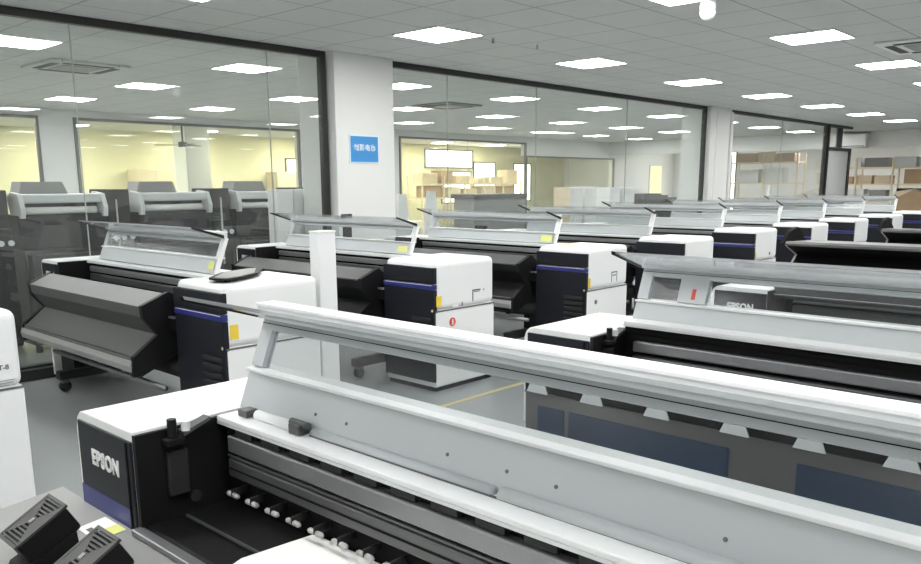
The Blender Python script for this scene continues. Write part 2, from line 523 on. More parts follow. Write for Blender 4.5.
def lid_open(root, hood, variant='single', end=CAPY):
    lid = MB()
    y0, y1 = CABY + .03, end
    lid.obox(LO, LU, (0, 1, 0), LN, (0, .108), (y0, y1), (-.022, .010))
    base = lid.build('lid', M['panel'], root, bevel=.003)
    f = MB()
    f.box(.332, .405, y0, y1, 1.146, 1.155, .002)
    f.build('lid_ledge', M['white'], base)
    MB().obox(LO, LU, (0, 1, 0), LN, (.224, .262), (y0, y1), (-.016, .008)).build('lid_lower_rail', M['panel'], base)
    MB().box(.378, .432, y0, y1, 1.286, 1.322, .004).build('lid_top_rail', M['offwhite'], base)
    MB().box(.376, .434, y0, y1, 1.322, 1.329).build('rail_lit_top', M['white'], base)  # lit top of the rail, coloured whiter than its front
    MB().obox(LO, LU, (0, 1, 0), LN, (.2395, .2415), (y0, y1), (.0, .009)).build('lid_seal', M['softblack'], base)
    # uprights at both ends
    MB().obox(LO, LU, (0, 1, 0), LN, (.12, .226), (y1 - .05, y1), (-.016, .008)).build('lid_post', M['panel'], base)
    MB().obox(LO, LU, (0, 1, 0), LN, (-.0, .262), (y0 - .02, y0 + .03), (-.016, .010)).build('lid_post', M['white'], base)
    if variant == 'double':
        MB().obox(LO, LU, (0, 1, 0), LN, (.12, .226), (y1 - .31, y1 - .185), (-.016, .008)).build('lid_post', M['panel'], base)
        wins = [(y1 - .185, y1 - .05), (y0 + .03, y1 - .31)]
    else:
        wins = [(y0 + .03, y1 - .05)]
    for a, b in wins:
        MB().obox(LO, LU, (0, 1, 0), LN, (.115, .226), (a, b), (-.006, -.003)).build('lid_window', M['lidglass'], base)
    # lip that folds forward over the front
    t0, t1 = (.385, 1.290), (.165, 1.360)
    MB().prism([t0, t1, (t1[0] - .004, t1[1] + .010), (t0[0] + .002, t0[1] + .012)], y0 - .02, y1).build('lid_lip', hood, base)
    for yy in (y0 - .032, y1):
        MB().prism([(t0[0], t0[1] - .004), (t1[0] - .01, t1[1] - .002), (t1[0] - .014, t1[1] + .012), (t0[0], t0[1] + .018)], yy, yy + .012).build('lip_edge_strip', M['black'], base)
    return base


def add_sticker(root, name, m, x0, x1, y, z0, z1, parent_lab=None):
    o = MB().box(x0, x1, y - .0015, y, z0, z1).build(name, m, root)
    if parent_lab:
        o['label'] = parent_lab
    return o


def make_printer(loc, label, group, open_lid=True, hood=None, variant='single', cabinet=True, basket='upper', fine=False, brand=True, far=False, grey=False):
    root = empty('wide_format_printer', loc)
    tag(root, label, 'printer', group)
    # ---- ink cabinet on the aisle side of the far row, out of view for the near row
    if cabinet:
        c = MB()
        c.box(.006, .72, 0, CABY, .655, H, .045, 4)
        c.box(.006, .72, .0015, CABY, .035, .648, .012, 2)
        c.box(.012, .71, .008, CABY - .004, .64, .66)
        cab = c.build('ink_cabinet', M['white'], root, smooth=False)
        MB().box(.02, .70, .02, CABY - .02, 0, .04).build('plinth', M['softblack'], cab)
        MB().box(-.014, .03, .004, CABY, .87, .998, .006).build('upper_door', M['navy'], cab)
        MB().box(-.014, .03, .004, CABY, .825, .866, .004).build('blue_stripe', M['blue'], cab)
        MB().box(-.010, .03, .004, CABY, .08, .823, .004).build('lower_door', M['navy'], cab)
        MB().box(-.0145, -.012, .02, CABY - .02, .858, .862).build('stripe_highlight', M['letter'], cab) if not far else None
        if not far:
            for q in range(5):
                MB().box(-.026, -.008, .03, .24, .57 - q * .052, .598 - q * .052, .003).build('louver', M['charcoal'], cab)
            MB().cyl((-.012, .022, .66), (-.002, .022, .66), .010).build('door_lock', M['cream'], cab)
        MB().box(.004, .715, -.0018, .004, .646, .656).build('side_seam', M['ink'], cab)
    # ---- body under the lid
    b = MB()
    b.box(.34, .60, CABY, CAPY, .62, 1.035, .02)
    b.box(.20, .36, CABY, CAPY, .62, .79)
    body = b.build('rear_housing', M['white'], root)
    MB().box(.255, .345, CABY, CAPY, .79, 1.027).build('carriage_recess', M['softblack'], body)
    zl = .034 if variant == 'double' else 0
    MB().box(.228, .318, CABY + .01, CAPY - .01, 1.028 + zl, 1.042 + zl, .003).build('front_ledge', M['white'], root)
    MB().box(.228, .234, CABY + .01, CAPY - .01, 1.020 + zl, 1.028 + zl).build('ledge_lip', M['offwhite'], root)
    if zl:
        MB().box(.245, .318, CABY + .01, CAPY - .01, 1.027, 1.028 + zl).build('ledge_riser', M['softblack'], root)
    rail = MB().box(.226, .256, CABY + .01, CAPY - .06, .952, .996, .004).build('carriage_rail', M['silver'], root)
    MB().box(.224, .256, CABY + .01, CAPY - .06, .884, .936, .006).build('guide_rail', M['steel'], root)
    pl = MB().prism([(.256, .80), (.02, .795), (-.02, .765), (-.02, .70), (.256, .70)], CABY, CAPY).build('platen', M['black'], root)
    MB().box(-.024, .006, CABY, CAPY, .782, .797, .003).build('platen_edge', M['silver'], pl)
    MB().box(.05, .55, CABY, CAPY, .60, .705).build('under_tray', M['softblack'], root)
    if fine:
        MB().box(.222, .228, CABY + .01, CAPY - .06, .908, .913).build('rail_groove', M['softblack'], rail)
        MB().box(.225, .230, CABY + .01, CAPY - .06, .941, .946).build('guide_strip', M['steel'], rail)
        for q in range(19):
            y = CAPY - .10 - q * .088
            r = MB()
            r.cyl((.21, y - .022, .846), (.21, y - .004, .846), .007, 10)
            r.cyl((.21, y + .004, .846), (.21, y + .022, .846), .007, 10)
            r.cyl((.21, y - .027, .846), (.21, y + .027, .846), .004, 8)
            r.build('pinch_roller', M['roller'], root, True)
            MB().box(.205, .255, y - .003, y + .003, .842, .862, .001).build('roller_arm', M['charcoal'], root)
        MB().box(.10, .106, CABY + .02, CAPY - .05, .806, .812).build('paper_guide_line', M['steel'], pl)
        for q in range(14):
            y = CAPY - .12 - q * .12
            MB().box(.232, .254, y - .045, y + .03, 1.000, 1.018, .003).build('chain_link', M['charcoal'], root)
        # hinge of the lid
        MB().cyl((.285, CAPY - .12, 1.052), (.285, CAPY - .27, 1.052), .014, 14).build('hinge_tube', M['white'], root, True)
        MB().box(.262, .302, CAPY - .33, CAPY - .285, 1.042, 1.068, .004).cyl((.282, CAPY - .34, 1.066), (.282, CAPY - .275, 1.066), .010, 12).build('hinge_block', M['steel'], root)
        MB().box(.262, .300, CAPY - .10, CAPY - .06, 1.042, 1.062, .003).build('hinge_block', M['steel'], root)
        MB().cyl((.296, CABY + .05, 1.048), (.296, CAPY - .945, 1.048), .016, 14).build('hinge_rod', M['panel'], root, True)
        MB().cyl((.296, CAPY - .925, 1.046), (.296, CAPY - .345, 1.046), .014, 14).build('hinge_rod', M['panel'], root, True)
        MB().box(.281, .285, CABY + .05, CAPY - .345, 1.0415, 1.046).build('ledge_seam', M['ink'], root)
        for (yy, s) in HOLES:
            MB().cyl(tuple(Vector(LO) + Vector(LU) * s + Vector(LN) * .0095 + Vector((0, yy, 0))), tuple(Vector(LO) + Vector(LU) * s + Vector(LN) * .0115 + Vector((0, yy, 0))), .0042, 10).build('screw_hole', M['ink'], root)
    # ---- tower at the other end
    t = MB()
    pr = [(CAPY, H), (L - .05, H), (L - .028, H - .006), (L - .01, H - .022), (L, H - .05), (L, .62), (CAPY, .62)]
    t.prism(pr, 0.0, .52, axis='x')
    tw = t.build('end_tower', M['white'], root, bevel=.004)
    MB().box(-.006, .02, CAPY + .004, L - .022, .70, H - .026, .004).build('tower_front', M['navy'], tw)
    MB().box(-.0075, .01, CAPY + .030, L - .022, .77, .835).build('blue_stripe', M['blue'], tw)
    MB().box(.0, .33, CAPY - .012, CAPY + .003, .70, H - .008).build('inner_side', M['black'], tw)
    MB().box(-.009, -.004, CAPY + .022, CAPY + .030, .72, H - .03).build('front_groove', M['softblack'], tw)
    lower = MB().box(.06, .52, CAPY + .02, L - .06, .10, .70).build('tower_lower_front', M['charcoal'], tw)
    MB().box(.01, .52, L - .03, L, .06, .64, .004).build('tower_skirt', M['white'], tw)
    if brand:
        epson(tw, (-.0075, CAPY + .155, .93), .17)
    if fine or variant == 'double':
        lv = MB().box(.065, .115, CAPY - .05, CAPY - .012, 1.0, 1.018, .004).cyl((.09, CAPY - .03, 1.0), (.09, CAPY - .03, 1.066), .012, 12).build('load_lever', M['black'], tw)
        MB().prism([(.115, 1.018), (.19, 1.045), (.19, 1.054), (.115, 1.03)], CAPY - .045, CAPY - .012).build('lever_bracket', M['steel'], lv)
        MB().cyl((.125, CAPY - .035, 1.03), (.125, CAPY - .035, 1.055), .012, 10).build('lever_button', M['white'], lv)
        MB().box(.075, .13, CAPY - .03, CAPY - .012, .86, .98, .004).build('side_latch', M['charcoal'], tw)
        MB().cyl((.15, CAPY - .014, .84), (.15, CAPY - .020, .84), .016, 12).build('side_boss', M['charcoal'], tw)
    # ---- lid
    if open_lid:
        lid_open(root, hood or M['hoodclear'], variant, CAPY if (fine or variant == 'double') else 2.38)
    else:
        cl = MB().prism([(.06, .99), (.06, 1.02), (.16, 1.085), (.50, 1.095), (.55, 1.05), (.55, 1.03)], CABY - .02, CAPY + .01).build('lid', M['charcoal'], root, bevel=.006)
        MB().prism([(.165, 1.0875), (.20, 1.098), (.50, 1.105), (.50, 1.09)], CABY, CAPY).build('lid_top_cover', M['heat'], cl)
        MB().box(.06, .09, CABY, CAPY, 1.008, 1.018).build('lid_edge', M['offwhite'], cl)
    # ---- stand
    for ly in (.86, 2.36):
        MB().box(.22, .34, ly - .05, ly + .05, .16, .62, .008).build('stand_leg', M['charcoal'], root)
        ft = MB().box(-.12, .62, ly - .045, ly + .045, .10, .17, .01).build('stand_foot', M['charcoal'], root)
        for lx in (-.07, .56):
            w = MB().cyl((lx, ly - .02, .045), (lx, ly + .02, .045), .044, 16).build('caster', M['rubber'], ft, True)
            MB().box(lx - .03, lx + .03, ly - .03, ly + .03, .07, .105, .005).build('caster_fork', M['steel'], w)
    MB().box(.25, .31, .86, 2.36, .30, .40, .006).build('cross_beam', M['charcoal'], root)
    MB().cyl((-.10, CABY + .02, .33), (-.10, 2.42, .33), .018, 14).build('take_up_bar', M['silver'], root, True)
    MB().cyl((.10, CABY + .05, .42), (.10, 2.40, .42), .075, 20).build('take_up_roll', M['charcoal'], root, True)
    # ---- front heater
    if basket == 'upper':
        prf = [(-.03, .944), (-.195, .872), (-.190, .805), (-.10, .682), (-.27, .542), (-.29, .50), (-.26, .465), (.04, .60), (.0, .75)]
        bk = MB().prism(prf, CABY + .10, CAPY + .08).build('front_heater', M['dkgrey'] if grey else M['black'], root)
        MB().prism([(-.03, .947), (-.198, .875), (-.196, .865), (-.03, .934)], CABY + .09, CAPY + .09).build('heater_top', M['hoodgrey'] if grey else M['dkgrey'], bk)
        for yy in (CABY + .062, CAPY + .082):
            MB().prism([(-.01, .957), (-.202, .882), (-.197, .80), (-.105, .682), (-.282, .557), (-.288, .43), (-.22, .43), (.07, .55), (.07, .90)], yy, yy + .038).build('heater_end_plate', M['black'], bk)
        MB().prism([(-.287, .532), (-.300, .497), (-.290, .457), (-.262, .452), (-.262, .527)], CABY + .09, CAPY + .09).build('heater_front_rail', M['frontrail'], bk)
        MB().prism([(-.258, .553), (-.266, .548), (-.270, .556), (-.262, .561)], CABY + .10, CAPY + .08).build('heater_edge_trim', M['steel'], bk)
    elif basket == 'lower':
        prf = [(-.005, .778), (-.30, .748), (-.36, .71), (-.36, .60), (-.27, .45), (-.05, .40), (-.005, .60)]
        bk = MB().prism(prf, CABY, L + .13).build('front_heater', M['dkgrey'], root)
        MB().prism([(-.003, .7815), (-.302, .7515), (-.302, .745), (-.003, .774)], CABY - .005, L + .135).build('heater_top', M['heat'], bk)
    elif basket == 'panel':
        bk = MB().box(-.030, -.008, CABY, L - .033, .47, .772, .006).build('front_heater', M['dkgrey'], root)
        MB().box(-.034, -.008, CABY, L - .033, .765, .774).build('heater_top', M['dkgrey'], bk)
        MB().box(-.028, -.008, CABY, L - .033, .774, .85).build('heater_backing', M['softblack'], bk)
    else:   # raised hood, hung on black side arms
        prf = [(-.10, 1.215), (-.60, 1.232), (-.61, 1.205), (-.40, 1.13), (-.52, 1.045), (-.46, 1.02), (-.10, 1.06)]
        bk = MB().prism(prf, CABY + .05, L - .10).build('front_heater', M['softblack'], root)
        MB().prism([(-.09, 1.218), (-.60, 1.236), (-.615, 1.222), (-.612, 1.208), (-.595, 1.228), (-.09, 1.208)], CABY + .04, L - .09).build('heater_top', M['hoodgrey'], bk)
        MB().prism([(-.595, 1.222), (-.608, 1.208), (-.402, 1.128), (-.528, 1.045), (-.49, 1.05), (-.385, 1.128)], L - .10, L - .085).build('heater_end_plate', M['heat'], bk)
        MB().box(-.525, -.50, CABY + .05, L - .10, 1.03, 1.05, .004).build('heater_front_rail', M['heat'], bk)
        for yy in (CABY + .02, L - .08):
            MB().prism([(-.62, 1.225), (-.50, 1.30), (-.36, 1.325), (.10, 1.04), (.10, .96), (-.1, 1.03), (-.42, 1.235)], yy, yy + .03).build('heater_arm', M['softblack'], bk)
    return root


HOLES = ((2.127, .039), (2.007, .039), (1.674, .039), (1.512, .041), (1.392, .040), (1.057, .038))
FARG = 'wide-format printers in the row along the glass wall'
NEARG = 'wide-format printers in the row on the camera side of the aisle'
YA = {0: 4.30, 1: 4.32, 2: 4.38, 3: 4.17, 4: 4.08, 5: 4.18, 6: 4.12, 7: 4.12, 8: 4.12, 9: 4.12}
XF = {0: .70, 1: 2.58, 2: 4.47, 3: 6.27, 4: 7.98, 5: 10.06, 6: 11.84, 7: 13.75, 8: 15.8, 9: 17.9}
LAB = {
    0: 'printer cut by the frame edge, only its white cabinet end with grey print seen',
    1: 'printer with a black tray on its white cabinet top and folded grey heater in front',
    2: 'printer with a round red sticker on its white cabinet end, before the pillar',
    3: 'printer with yellow stickers on its cabinet top, next after the red-stickered one',
    4: 'printer next after the yellow-stickered one, cabinet half hidden by a white lid',
    5: 'fourth printer along the glass wall after the one carrying the black tray',
    6: 'fifth printer along the glass wall after the one carrying the black tray',
    7: 'sixth printer along the glass wall after the one carrying the black tray',
    8: 'seventh printer along the glass wall after the one carrying the black tray',
    9: 'eighth printer along the glass wall after the one carrying the black tray',
}
far = {}
for n in range(10):
    far[n] = make_printer((XF[n], YA[n], 0), LAB[n], FARG, True, M['hood'] if n in (1,) else M['hoodclear'], brand=n in (1, 2), far=n > 5, grey=n == 1)

# details that tell the far-row printers apart
r = far[1]
add_sticker(r, 'warning_sticker', M['yellow'], .035, .095, 0, .71, .80, 'yellow warning sticker')
MB().obox(LO, LU, (0, 1, 0), LN, (.03, .085), (CABY + .05, CABY + .12), (.011, .0125)).build('lid_sticker', M['lime'], r)
tray = MB().prism([(.06, .06), (.02, .13), (.03, .20), (.25, .42), (.50, .52), (.58, .50), (.60, .46), (.40, .22), (.20, .10)], H + .018, H + .03, axis='z').build('tool_tray', M['black'])
tray.location = (XF[1] + .02, YA[1] + .03, 0)
MB().prism([(.09, .09), (.05, .14), (.06, .19), (.26, .40), (.50, .49), (.55, .47), (.38, .23), (.20, .12)], H + .030, H + .032, axis='z').build('tray_floor', M['heat'], tray)
MB().box(.10, .13, .12, .15, H + .0005, H + .018).box(.45, .48, .43, .46, H + .0005, H + .018).box(.12, .15, .24, .27, H + .0005, H + .018).build('tray_foot', M['rubber'], tray)
tag(tray, 'curved black tray lying on a white printer cabinet top', 'tray')
r = far[2]
add_sticker(r, 'warning_sticker', M['yellow'], .015, .075, 0, .69, .775, 'yellow warning sticker')
MB().cyl((.20, -.002, .55), (.20, 0.002, .55), .036, 24).build('round_sticker', M['red'], r)['label'] = 'round red sticker'
MB().box(.194, .206, -.0028, -.002, .528, .572).build('sticker_mark', M['paper'], r)
MB().box(.44, .452, -.0015, 0, .69, .785).box(.44, .54, -.0015, 0, .775, .787).box(.46, .53, -.0015, 0, .765, .771).build('printed_mark', M['ink'], r)
MB().box(.575, .588, -.0015, 0, .77, .782).build('printed_mark', M['ink'], r)
MB().box(.31, .322, -.0015, 0, .665, .70).build('printed_mark', M['ink'], r)
MB().box(.20, .27, -.0015, 0, .665, .685).build('paper_label', M['paper'], r)
MB().obox(LO, LU, (0, 1, 0), LN, (.02, .07), (CABY + .06, CABY + .18), (.011, .0125)).build('lid_sticker', M['lime'], r)
MB().obox(LO, LU, (0, 1, 0), LN, (.10, .15), (CABY + .04, CABY + .24), (.011, .0135)).build('lid_plate', M['charcoal'], r)
r = far[3]
add_sticker(r, 'warning_sticker', M['yellow'], .02, .06, 0, .68, .77, 'yellow warning sticker')
MB().box(.42, .428, -.0015, 0, .70, .80).box(.42, .52, -.0015, 0, .79, .80).box(.512, .52, -.0015, 0, .70, .80).box(.44, .50, -.0015, 0, .76, .77).build('printed_mark', M['ink'], r)
MB().cyl((.16, -.0018, .535), (.16, .001, .535), .022, 16).build('round_sticker', M['ink'], r)
MB().box(.42, .52, .12, .3, H, H + .0015).build('top_sticker', M['lime'], r)
MB().box(.30, .38, .40, .54, H, H + .0015).build('top_sticker', M['lime'], r)
MB().obox(LO, LU, (0, 1, 0), LN, (.02, .08), (CABY + .06, CABY + .2), (.011, .0125)).build('lid_sticker', M['lime'], r)
MB().obox(LO, LU, (0, 1, 0), LN, (.11, .16), (1.55, 1.72), (-.02, -.008)).build('lid_plate', M['charcoal'], r)
for n in (4, 5):
    r = far[n]
    MB().box(.46, .50, -.0015, 0, .70, .74).build('printed_mark', M['ink'], r)
    add_sticker(r, 'warning_sticker', M['yellow'], .02, .05, 0, .69, .76, 'yellow warning sticker')
r = far[0]
text_mesh('printed_text', 'LT-8', .034, M['ink'], frame_facing_minus_y((.625, -.0012, .762)), r, bold=.001)
MB().box(.54, .68, -.0015, 0, .695, .698).box(.54, .67, -.0015, 0, .682, .685).box(.54, .65, -.0015, 0, .669, .672).build('printed_lines', M['heat'], r)

near = {}
NX = {0: .86, 1: 2.70, 2: 4.53, 3: 6.33, 4: 8.36, 5: 10.3}
NY = {0: 2.24, 1: 2.11, 2: 2.13, 3: 2.25, 4: 2.19, 5: 2.1}
near[0] = make_printer((NX[0], NY[0] - L, 0), 'open printer with white paper inside, directly before the camera', NEARG, True, M['hood'], basket='lower', fine=True)
near[1] = make_printer((NX[1], NY[1] - L, 0), 'open printer whose pale lid has a small window and a red mark', NEARG, True, M['hood'], variant='double', basket='panel')
near[2] = make_printer((NX[2], NY[2] - L, 0), 'closed dark-lidded printer seen through the window of the pale lid before it', NEARG, False, basket='panel')
near[3] = make_printer((NX[3], NY[3] - L, 0), 'printer with a raised black heater, first beyond the closed dark-lidded printer', NEARG, False, basket='hood')
near[4] = make_printer((NX[4], NY[4] - L, 0), 'printer with a raised black heater, second beyond the closed dark-lidded printer', NEARG, False, basket='hood')
r = near[1]
MB().obox(LO, LU, (0, 1, 0), LN, (.135, .18), (CAPY - .262, CAPY - .245), (.008, .0095)).build('lid_sticker', M['red'], r)['label'] = 'red mark'
# upright guide plates and blue sheets on the heater of the second near printer
for wy in (2.01, 1.738, 1.446, 1.139, .88, .60, .33):
    y = wy - (NY[1] - L)
    MB().prism([(y - .055, .770), (y + .055, .770), (y + .028, .832), (y - .028, .832)], -.035, -.029, axis='x').build('guide_plate', M['offwhite'], r)
for a, b in ((2.005, 1.87), (1.845, 1.155), (.915, .30)):
    o = NY[1] - L
    MB().box(-.036, -.030, b - o, a - o, .56, .716).build('heater_sheet', M['clothblue'], r)
r = near[2]
MB().cyl((.20, CAPY - .03, 1.098), (.20, CAPY - .03, 1.13), .02, 12).build('lid_knob', M['white'], r, True)

# paper lying in the open printer
p = MB().prism([(1.105, 1.50), (.915, 1.52), (.865, 1.50), (.865, .10), (1.12, .10)], .8135, .8155, axis='z').build('paper_sheet', M['paper'])
tag(p, 'white sheet of paper lying in the open printer', 'paper')

# fans standing on the heater of the near printer
def make_fan(loc, label):
    f = empty('cooling_fan', loc)
    tag(f, label, 'fan', 'black fans on the near heater')
    tilt = math.radians(29)
    a, c, h = .066, .049, .07
    ux = Vector((math.cos(tilt), 0, math.sin(tilt)))
    uz = Vector((-math.sin(tilt), 0, math.cos(tilt)))
    uy = Vector((0, 1, 0))
    o = Vector((.016, .013, .132))
    fb = MB()
    fb.obox(o, ux, uy, uz, (-a, a), (-c, c), (-h, 0), .008)
    body = fb.build('fan_body', M['black'], f)
    MB().prism([(-.055, .0), (.10, .0), (.09, .10), (-.035, .045)], -c + .008, c - .008).build('fan_foot', M['black'], f)
    g = MB()
    for s in (-1, 1):
        g.obox(o, ux, uy, uz, (s * a - .004, s * a + .004), (-c - .004, c + .004), (0, .006))
        g.obox(o, ux, uy, uz, (-a, a), (s * c - .004, s * c + .004), (0, .006))
    # hourglass centre plates
    def tri(pts):
        vs = [g.bm.verts.new(o + ux * x + uy * y + uz * .005) for x, y in pts]
        lo = [g.bm.verts.new(o + ux * x + uy * y + uz * .001) for x, y in pts]
        fs = [g.bm.faces.new(vs), g.bm.faces.new(list(reversed(lo)))]
        for i in range(3):
            j = (i + 1) % 3
            fs.append(g.bm.faces.new((vs[i], lo[i], lo[j], vs[j])))
        bmesh.ops.recalc_face_normals(g.bm, faces=fs)
    tri([(-a, c), (a, c), (0, 0)])
    tri([(-a, -c), (a, -c), (0, 0)])
    for s in (-1, 1):
        for q in range(6):
            x = s * (.009 + q * .0098)
            wy = c * abs(x) / a
            g.obox(o, ux, uy, uz, (x - .0022, x + .0022), (-wy, wy), (0, .005))
    g.build('fan_grille', M['fangrey'], f)
    MB().obox(o, ux, uy, uz, (-.007, .007), (-.006, .006), (.005, .007)).build('hub_badge', M['silver'], f)
    return f


make_fan((.612, 1.930, .741), 'black slotted fan box beside the folded label on the near heater')
make_fan((.612, 1.655, .741), 'black slotted fan box at the photo edge, in front of the other fan')
lb = empty('paper_label', (.812, 2.00, .7785))
lb.rotation_euler.y = -.1
tag(lb, 'white paper label with a yellow patch lying on the grey heater', 'label')
MB().box(-.045, .03, -.06, .06, 0, .0015).build('label_sheet', M['paper'], lb)
MB().box(-.02, .03, -.058, -.01, .0015, .0025).build('yellow_patch', M['lime'], lb)
MB().box(-.035, -.02, -.04, .03, .0015, .0022).build('printed_lines', M['ink'], lb)

# white column in the aisle between two printers
o = empty('cable_column', (3.455, 4.46, 0))
tag(o, 'tall white square column standing behind a white printer cabinet', 'column')
MB().box(-.075, .075, -.05, .05, .0, 1.320, .006).build('column_body', M['white'], o)
MB().box(-.077, .077, -.052, .052, 1.320, 1.332, .003).build('column_cap', M['paper'], o)

# floor tape along the aisle
t = MB().box(2.2, 17.0, 4.02 - .025 + .10, 4.02 + .025 + .10, .0, .0015).build('floor_tape', M['tape'])
t.location = (0, -.13 + .07, .0008)
tag(t, 'strip of worn yellow tape on the floor along the aisle', 'tape')

# ------------------------------------------------------------------ machines in the room behind the glass
def make_roll_machine(loc, label):
    r = empty('roll_machine', loc)
    tag(r, label, 'machine', 'roll machines behind the glass')
    MB().box(-.42, .42, -.30, .35, .08, 1.02, .02).build('machine_body', M['black'], r)
    MB().box(-.40, .46, -.42, -.30, .62, .98, .01).build('front_cover', M['charcoal'], r)
    MB().box(-.43, .43, -.25, .30, 1.02, 1.36, .015).build('upper_body', M['black'], r)
    MB().box(-.40, .40, -.26, .25, 1.47, 1.56, .02).build('top_beam', M['offwhite'], r)
    MB().cyl((-.34, -.21, 1.397), (.34, -.21, 1.397), .036, 18).build('paper_roll', M['paper'], r, True)
    MB().box(-.38, .38, -.16, -.08, 1.34, 1.48).build('roll_recess', M['black'], r)
    for s in (-1, 1):
        MB().prism([(-.30, 1.33), (-.32, 1.42), (-.26, 1.56), (-.05, 1.58), (.0, 1.45), (-.05, 1.33)], s * .40 - .022, s * .40 + .022, axis='x').build('side_bracket', M['offwhite'], r)
    MB().prism([(-.33, 1.56), (.14, 1.56), (.09, 1.68), (-.30, 1.68)], -.05, .20, axis='y').build('control_box', M['heat'], r)
    side = MB().box(.46, .70, -.22, .20, 1.24, 1.60, .008).build('side_cabinet', M['charcoal'], r)
    MB().box(.46, .70, -.26, .30, .10, 1.235, .01).build('side_base', M['black'], r)
    for q in range(3):
        MB().cyl((.50 + q * .09, -.275, 1.10), (.50 + q * .09, -.26, 1.10), .028, 14).build('control_knob', M['offwhite'], r)
    MB().cyl((.45, -.45, .75), (.45, -.45, 1.50), .010, 8).build('signal_cable', M['roller'], r)
    for x in (-.36, .36):
        for y in (-.24, .30):
            MB().cyl((x, y, 0), (x, y, .08), .03, 10).build('foot', M['rubber'], r)
    return r


m0 = make_roll_machine((3.33, 8.70, 0), 'grey roll machine behind the glass, nearest the camera of three')
for x, lab in ((4.53, 'grey roll machine behind the glass, in the middle of three'), (5.72, 'grey roll machine behind the glass, beside the white cabinets'), (2.13, 'grey roll machine behind the glass, mostly past the frame edge')):
    c = copy_tree(m0)
    c.location = (x, 8.70, 0)
    tag(c, lab, 'machine', 'roll machines behind the glass')

for k, (x, w, lab) in enumerate(((5.63, .23, 'tall white cabinet panel at the machine side of its three'), (5.87, .23, 'tall white cabinet between two others behind the glass'), (6.11, .23, 'tall white cabinet beside the pillar behind the glass'))):
    c = empty('storage_cabinet', (x, 8.03, 0))
    tag(c, lab, 'cabinet', 'white cabinets beside the pillar')
    MB().box(-w / 2, w / 2, -.09, .09, .05, 1.585, .006).build('cabinet_body', M['white'], c)
    MB().box(-w / 2 + .008, w / 2 - .008, -.097, -.09, .07, 1.575, .003).build('cabinet_door', M['white'], c)
    MB().box(-w / 2 + .01, w / 2 - .01, -.08, .08, 0, .05).build('plinth', M['charcoal'], c)
for k, (x, y, w, h) in enumerate(((17.1, 12.0, .55, 1.52), (17.75, 12.0, .55, 1.53), (18.9, 12.0, .5, 1.51), (19.6, 12.0, .6, 1.50))):
    c = empty('storage_cabinet', (x, y, 0))
    tag(c, f'pale cabinet beyond the second glass wall, {ORD[k]} of four along the wall', 'cabinet', 'pale cabinets beyond the second glass wall')
    MB().box(-w / 2, w / 2, -.25, .25, .05, h, .006).build('cabinet_body', M['white'] if k != 0 else M['cream'], c)
    MB().box(-w / 2 + .01, w / 2 - .01, -.258, -.25, .07, h - .02, .003).build('cabinet_door', M['white'], c)
    MB().box(-w / 2 + .01, w / 2 - .01, -.22, .22, 0, .05).build('plinth', M['charcoal'], c)
c = empty('work_bench', (21.2, 12.0, 0))
tag(c, 'dark grey work bench beyond the second glass wall', 'bench')
MB().box(-.95, .95, -.35, .35, 1.10, 1.20, .01).build('bench_top', M['dkgrey'], c)
MB().box(-.9, .9, -.3, .3, 0, 1.10).build('bench_body', M['charcoal'], c)
c2 = MB().box(-.8, .6, -.25, .25, 0, .07, .01).box(-.7, .3, -.2, .2, .07, .12, .01).build('folded_cloth', M['steel'])
c2.location = (21.2, 12.0, 1.2)
tag(c2, 'flat grey folded stack on the dark work bench', 'cloth')

for x, y, h, lab in ((8.23, 8.12, 1.53, 'white wedge standing in for a reflection in the second glass wall, beside the yellow window'), (7.66, 8.12, 1.50, 'white wedge standing in for a reflection just past the blue sign pillar'), (20.2, 8.12, 1.56, 'white wedge standing in for a reflection in the third glass wall')):
    c = empty('reflection_wedge', (x, y, 0))  # solid wedge added to imitate a white reflection in the glass
    tag(c, lab, 'wedge', 'white wedges standing in for reflections')
    MB().prism([(-.30, .06), (.30, .06), (.06, h), (-.06, h)], -.03, .03).build('wedge_panel', M['white'], c)
    MB().box(-.32, .32, -.16, .16, 0, .06, .01).build('wedge_foot', M['charcoal'], c)
c = empty('work_bench', (14.3, 12.2, 0))
tag(c, 'dark cutting bench in front of the yellow room window', 'bench')
MB().box(-.95, .95, -.35, .35, 1.30, 1.40, .01).build('bench_top', M['hoodgrey'], c)
MB().box(-.9, .9, -.3, .3, 0, 1.30).build('bench_body', M['heat'], c)

# ------------------------------------------------------------------ yellow room contents
random.seed(3)
def carton(loc, sx, sy, sz, m, label, group):
    b = empty('cardboard_box', loc)
    tag(b, label, 'box', group)
    MB().box(-sx / 2, sx / 2, -sy / 2, sy / 2, 0, sz, .006).build('carton', m, b)
    MB().box(-sx / 2 - .001, sx / 2 + .001, -.03, .03, sz - .002, sz + .0015).build('packing_tape', M['cream'], b)
    return b


def rack(loc, length, heights, depth, m, label, along='x'):
    r = empty('storage_rack', loc, 0 if along == 'x' else math.pi / 2)
    tag(r, label, 'rack', 'storage racks')
    top = heights[-1] + .02
    n = max(2, int(round(length / 1.1)) + 1)
    for i in range(n):
        x = -length / 2 + i * length / (n - 1)
        for s in (-1, 1):
            MB().box(x - .025, x + .025, s * depth / 2 - .025, s * depth / 2 + .025, 0, top + .25).build('upright', m, r)
    for h in heights:
        MB().box(-length / 2, length / 2, -depth / 2, depth / 2, h - .05, h).build('shelf_board', m, r)
    return r


